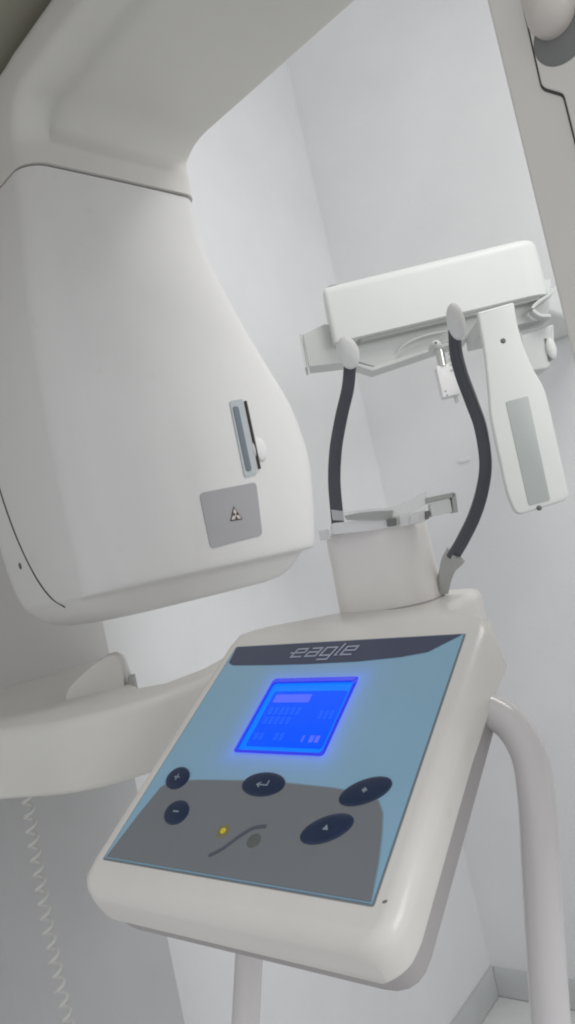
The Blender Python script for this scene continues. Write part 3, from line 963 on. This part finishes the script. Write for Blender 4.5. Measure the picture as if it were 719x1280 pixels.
# ------------------------------------------------------------------ cephalostat
KO = P(550, 380, 1.5)
KX = V((math.cos(R(-4)), math.sin(R(-4)), 0))
KF = Frame(KO, KX, UP)               # z towards the viewer
kp = KF.px
ceph = root('cephalostat', 'white cephalostat bar with hanging paddle and grey window, mounted before the right wall', 'cephalostat', (KO.x, KO.y, KO.z + 0.1))
bm = bmesh.new()
hx = [kp(401, 360), kp(409, 430), kp(690, 364), kp(676, 299)]
x0, z0 = kp(402, 362); x1 = kp(688, 345)[0]
zb = 0.5 * (kp(412, 432)[1] + kp(687, 364)[1]); zt = 0.5 * (kp(410, 356)[1] + kp(640, 299)[1])
# plan outline (x, depth): wide, with big round right end
plan = round_poly([(x0, -0.12, 0.02), (x0, 0.0, 0.012), (x1, 0.0, 0.05), (x1, -0.12, 0.02)], 0.02, 8)
KP = Frame(KO, KX, UP.cross(KX), UP)   # x, depth away, up
planp = [(x, -y) for x, y in plan]
rings = []
def hring(z, ins): return [KP(x, y, z) for x, y in inset(planp, ins)]
rings = [hring(zb, 0.004), hring(zb + 0.002, 0.0), hring(zb + 0.03, 0.0), hring(zt - 0.02, 0.001)]
for j in range(1, 7):
    a = R(90 * j / 6); rings.append(hring(zt - 0.018 + 0.018 * math.sin(a), 0.001 + 0.018 * (1 - math.cos(a))))
loft(bm, rings)
obj('housing', bm, M_CEPH, ceph, angle=50)
# dark gap line under the housing
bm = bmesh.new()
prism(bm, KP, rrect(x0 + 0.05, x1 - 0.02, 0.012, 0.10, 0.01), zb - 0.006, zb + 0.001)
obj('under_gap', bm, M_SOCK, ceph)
# rail below the housing
RF = Frame(KF(0, 0, -0.035), KX, UP)
rp_ = RF.px
bm = bmesh.new()
rail = [rp_(378, 418), rp_(405, 405), rp_(460, 405), rp_(690, 348), rp_(686, 398), rp_(640, 408), rp_(585, 420), rp_(470, 459), rp_(446, 452), rp_(386, 459)]
prism(bm, RF, rail, -0.06, 0.0, 0.003)
obj('rail', bm, M_RAIL, ceph)
bm = bmesh.new()
prism(bm, RF, [rp_(374, 419), rp_(377, 418), rp_(384, 459), rp_(381, 460)], -0.07, 0.002)
obj('rail_end', bm, M_RAIL, ceph)
bm = bmesh.new()
stp = [rp_(444, 453), rp_(466, 459), rp_(585, 420), rp_(585, 424), rp_(466, 464), rp_(444, 457)]
prism(bm, RF, stp, -0.058, 0.0025, 0.001)
obj('rail_lip', bm, M_RAIL, ceph)
# arm that carries the cephalostat back to the wall
wall_hit = on_plane(700, 350, CORNER, NR)
bm = bmesh.new()
mid = KP(x1 * 0.5, 0.1, (zb + zt) / 2)
end_ = mid + NR * (-(mid - CORNER).dot(NR) + 0.003)
af = Frame(end_, WR, UP, NR)
prism(bm, af, rrect(-0.06, 0.06, -0.035, 0.035, 0.01), 0.0, (mid - end_).length + 0.02)
obj('wall_arm', bm, M_CEPH, ceph)
# right block with white knob and dark slit
bm = bmesh.new()
q = [rp_(650, 420), rp_(692, 405), rp_(693, 440), rp_(686, 461), rp_(655, 466)]
prism(bm, RF, round_poly(q, 0.006), -0.05, 0.004, 0.004)
blk_o = obj('end_block', bm, M_RAIL, ceph)
bm = bmesh.new()
cx_, cz_ = rp_(688, 437)
dome(bm, Frame(RF(cx_, cz_, 0.002), KX, UP), 0, 0, 0.010, 0.022, 0, 0, 0.012, k=8)
obj('round_knob', bm, M_CEPH, blk_o)
bm = bmesh.new()
prism(bm, RF, [rp_(680, 424), rp_(682, 424), rp_(688, 452), rp_(685, 452)], 0.0, 0.0065)
obj('slit', bm, M_SCREW, blk_o)
# curled lip of the housing's lower right
bm = bmesh.new()
lip = catmull([KF(*rp_(690, 366), -0.01), KF(*rp_(682, 375), -0.01), KF(*rp_(668, 384), -0.012), KF(*rp_(661, 392), -0.012), KF(*rp_(670, 400), -0.012), KF(*rp_(683, 401), -0.012)], 6)
sweep(bm, lip, lambda t: rrect(-0.003, 0.003, -0.012, 0.012, 0.001, 2), V((0, -1, 0)).cross(V((1, 0, 0))))
obj('curled_lip', bm, M_RAIL, ceph)
# paddle
GO = P(650, 510, 1.36)
GF = Frame(GO, V((math.cos(R(-3)), math.sin(R(-3)), 0)), UP)
gp = GF.px
bm = bmesh.new()
pd = [(597, 390, .004), (643, 377, .006), (646, 400, .02), (655, 434, .02), (668, 463, .02), (681, 484, .02), (689, 515, .03), (713, 624, .014), (646, 645, .014), (634, 618, .03), (613, 520, .03), (611, 487, .03), (606, 440, .02)]
pts = [(*gp(x, y), r * 1.0) for x, y, r in pd]
prism(bm, GF, round_poly(pts, 0.01, 5), -0.014, 0.0, 0.0045, 0.003)
pad_o = obj('paddle', bm, M_CEPH, ceph, angle=50)
bm = bmesh.new()
prism(bm, GF, round_poly([gp(632, 502), gp(660, 495), gp(688, 625), gp(661, 632)], 0.004), -0.001, 0.0012, 0.0004)
obj('window', bm, M_WIN, pad_o)
for x, y in ((629, 426), (674, 635)):
    bm = bmesh.new()
    dome(bm, GF, *gp(x, y), 0.0048, 0.0048, 0, -0.0005, 0.0018, n=18)
    obj('screw', bm, M_SCREW, pad_o)
bm = bmesh.new()   # carrier joining the paddle to the rail
prism(bm, GF, round_poly([gp(601, 392), gp(642, 380), gp(645, 402), gp(604, 412)], 0.003), -0.16, -0.012, 0.002)
obj('paddle_carrier', bm, M_RAIL, ceph)
# nasal positioner: disc, steel barrel, white body, feet, wire
NO = P(550, 450, 1.44)
NF = Frame(NO, KX, UP)
np_ = NF.px
bm = bmesh.new()
dome(bm, NF, *np_(546, 430), 0.0115, 0.0115, 0, -0.04, 0.044, n=28)
disc_o = obj('pivot_disc', bm, M_RAIL, ceph)
bm = bmesh.new()
dome(bm, Frame(NF(0, 0, 0.0035), KX, UP), *np_(545, 429), 0.0024, 0.0024, 0, 0, 0.001, n=14)
obj('pivot_screw', bm, M_SCREW, disc_o)
bm = bmesh.new()
a, b = np_(550, 437), np_(554, 457)
tube(bm, [NF(*a, -0.006), NF(*((V(a) + V(b)) / 2), -0.006), NF(*b, -0.006)], 0.0085, 20)
obj('steel_barrel', bm, M_CHROME, ceph)
bm = bmesh.new()
prism(bm, NF, round_poly([np_(545, 458), np_(566, 453), np_(576, 492), np_(554, 497)], 0.002), -0.03, 0.0, 0.0015)
nb = obj('nose_rest_body', bm, M_PAD, ceph)
for x, y in ((557, 489), (559, 494)):
    bm = bmesh.new()
    dome(bm, NF, *np_(x, y), 0.0013, 0.0013, 0, 0.0, 0.001, n=10)
    obj('screw', bm, M_SCREW, nb)
for i in range(4):
    x, y = 562.0 + i * 0.9, 442 + i * 7
    q = np_(x, y)
    bm = bmesh.new()
    prism(bm, NF, [(q[0] - 0.0022, q[1] - 0.0022), (q[0] + 0.0022, q[1] - 0.0018), (q[0] + 0.0022, q[1] + 0.0018), (q[0] - 0.0022, q[1] + 0.0022)], -0.004, 0.0006)
    obj('scale_mark', bm, M_SOCK, nb, smooth=False)
bm = bmesh.new()
tube(bm, [NF(*np_(570, 492), -0.01), NF(*np_(571, 497), -0.01), NF(*np_(573, 502), -0.01)], 0.0035, 12)
obj('nose_rest_foot', bm, M_RAIL, ceph)
bm = bmesh.new()
tube(bm, catmull([KF(*kp(499, 435), -0.025), KF(*kp(506, 428), -0.022), KF(*kp(521, 420), -0.02), KF(*kp(540, 414), -0.02), KF(*kp(560, 410), -0.022)], 6), 0.0022, 10)
obj('wire_hook', bm, M_RAIL, ceph)
# wall smudge, built as a small raised plate
wp = on_plane(581, 575, CORNER, NR)
bm = bmesh.new()
wf = Frame(wp, WR, UP, NR)
prism(bm, wf, rrect(-0.02, 0.016, -0.006, 0.006, 0.004), 0.0, 0.006, 0.002)
hk = obj('wall_smudge', bm, M_WALL)
hk['label'] = 'small pale raised smudge on the right wall below the cephalostat'
hk['category'] = 'wall smudge'

# ------------------------------------------------------------------ coiled cord
cpath = [P(33, 985, 1.06), P(39, 1035, 1.055), P(48, 1090, 1.05), P(58, 1150, 1.045), P(70, 1210, 1.04), P(84, 1275, 1.035), P(100, 1350, 1.03)]
cp = catmull(cpath, 60)
tot = sum((b - a).length for a, b in zip(cp, cp[1:]))
pitch = 0.0195
pts = []
acc = 0
for i in range(len(cp) - 1):
    seg = cp[i + 1] - cp[i]
    t = seg.normalized()
    sx = V((0, 1, 0)).cross(t).normalized(); sy = t.cross(sx)
    ph = acc / pitch * 2 * math.pi
    amp = 0.0062
    pts.append(cp[i] + sx * math.cos(ph) * amp + sy * math.sin(ph) * amp)
    acc += seg.length
bm = bmesh.new()
tube(bm, pts, 0.0026, 8)
cord = obj('coiled_cord', bm, M_CORD)
cord['label'] = 'pale coiled cable hanging below the carriage arm in front of the grey column'
cord['category'] = 'cable'

# ------------------------------------------------------------------ light
w = bpy.data.worlds.new('World')
scene.world = w
w.use_nodes = True
bg = w.node_tree.nodes['Background']
bg.inputs['Color'].default_value = (0.985, 0.99, 1.0, 1)
bg.inputs['Strength'].default_value = 0.66
def area(name, loc, target, sx, sy, power, col):
    l = bpy.data.lights.new(name, 'AREA')
    l.shape = 'RECTANGLE'; l.size = sx; l.size_y = sy; l.energy = power; l.color = col
    o = bpy.data.objects.new(name, l)
    COL.objects.link(o)
    o.location = loc
    o.rotation_euler = (V(target) - V(loc)).to_track_quat('-Z', 'Y').to_euler()
    return o
area('ceiling_lamp', (0.75, 0.75, 2.75), (0.3, 1.1, 1.3), 0.9, 0.5, 9, (1.0, 0.985, 0.96))
area('right_key_light', (1.5, -0.45, 2.0), (0.0, 1.4, 1.4), 0.8, 0.8, 10, (0.97, 0.985, 1.0))  # added key light from the upper right, no window modelled
scene.render.engine = 'CYCLES'
scene.cycles.filter_width = 2.0
scene.cycles.max_bounces = 8
scene.cycles.use_denoising = True
scene.view_settings.view_transform = 'Standard'
scene.view_settings.look = 'None'
scene.view_settings.exposure = 0
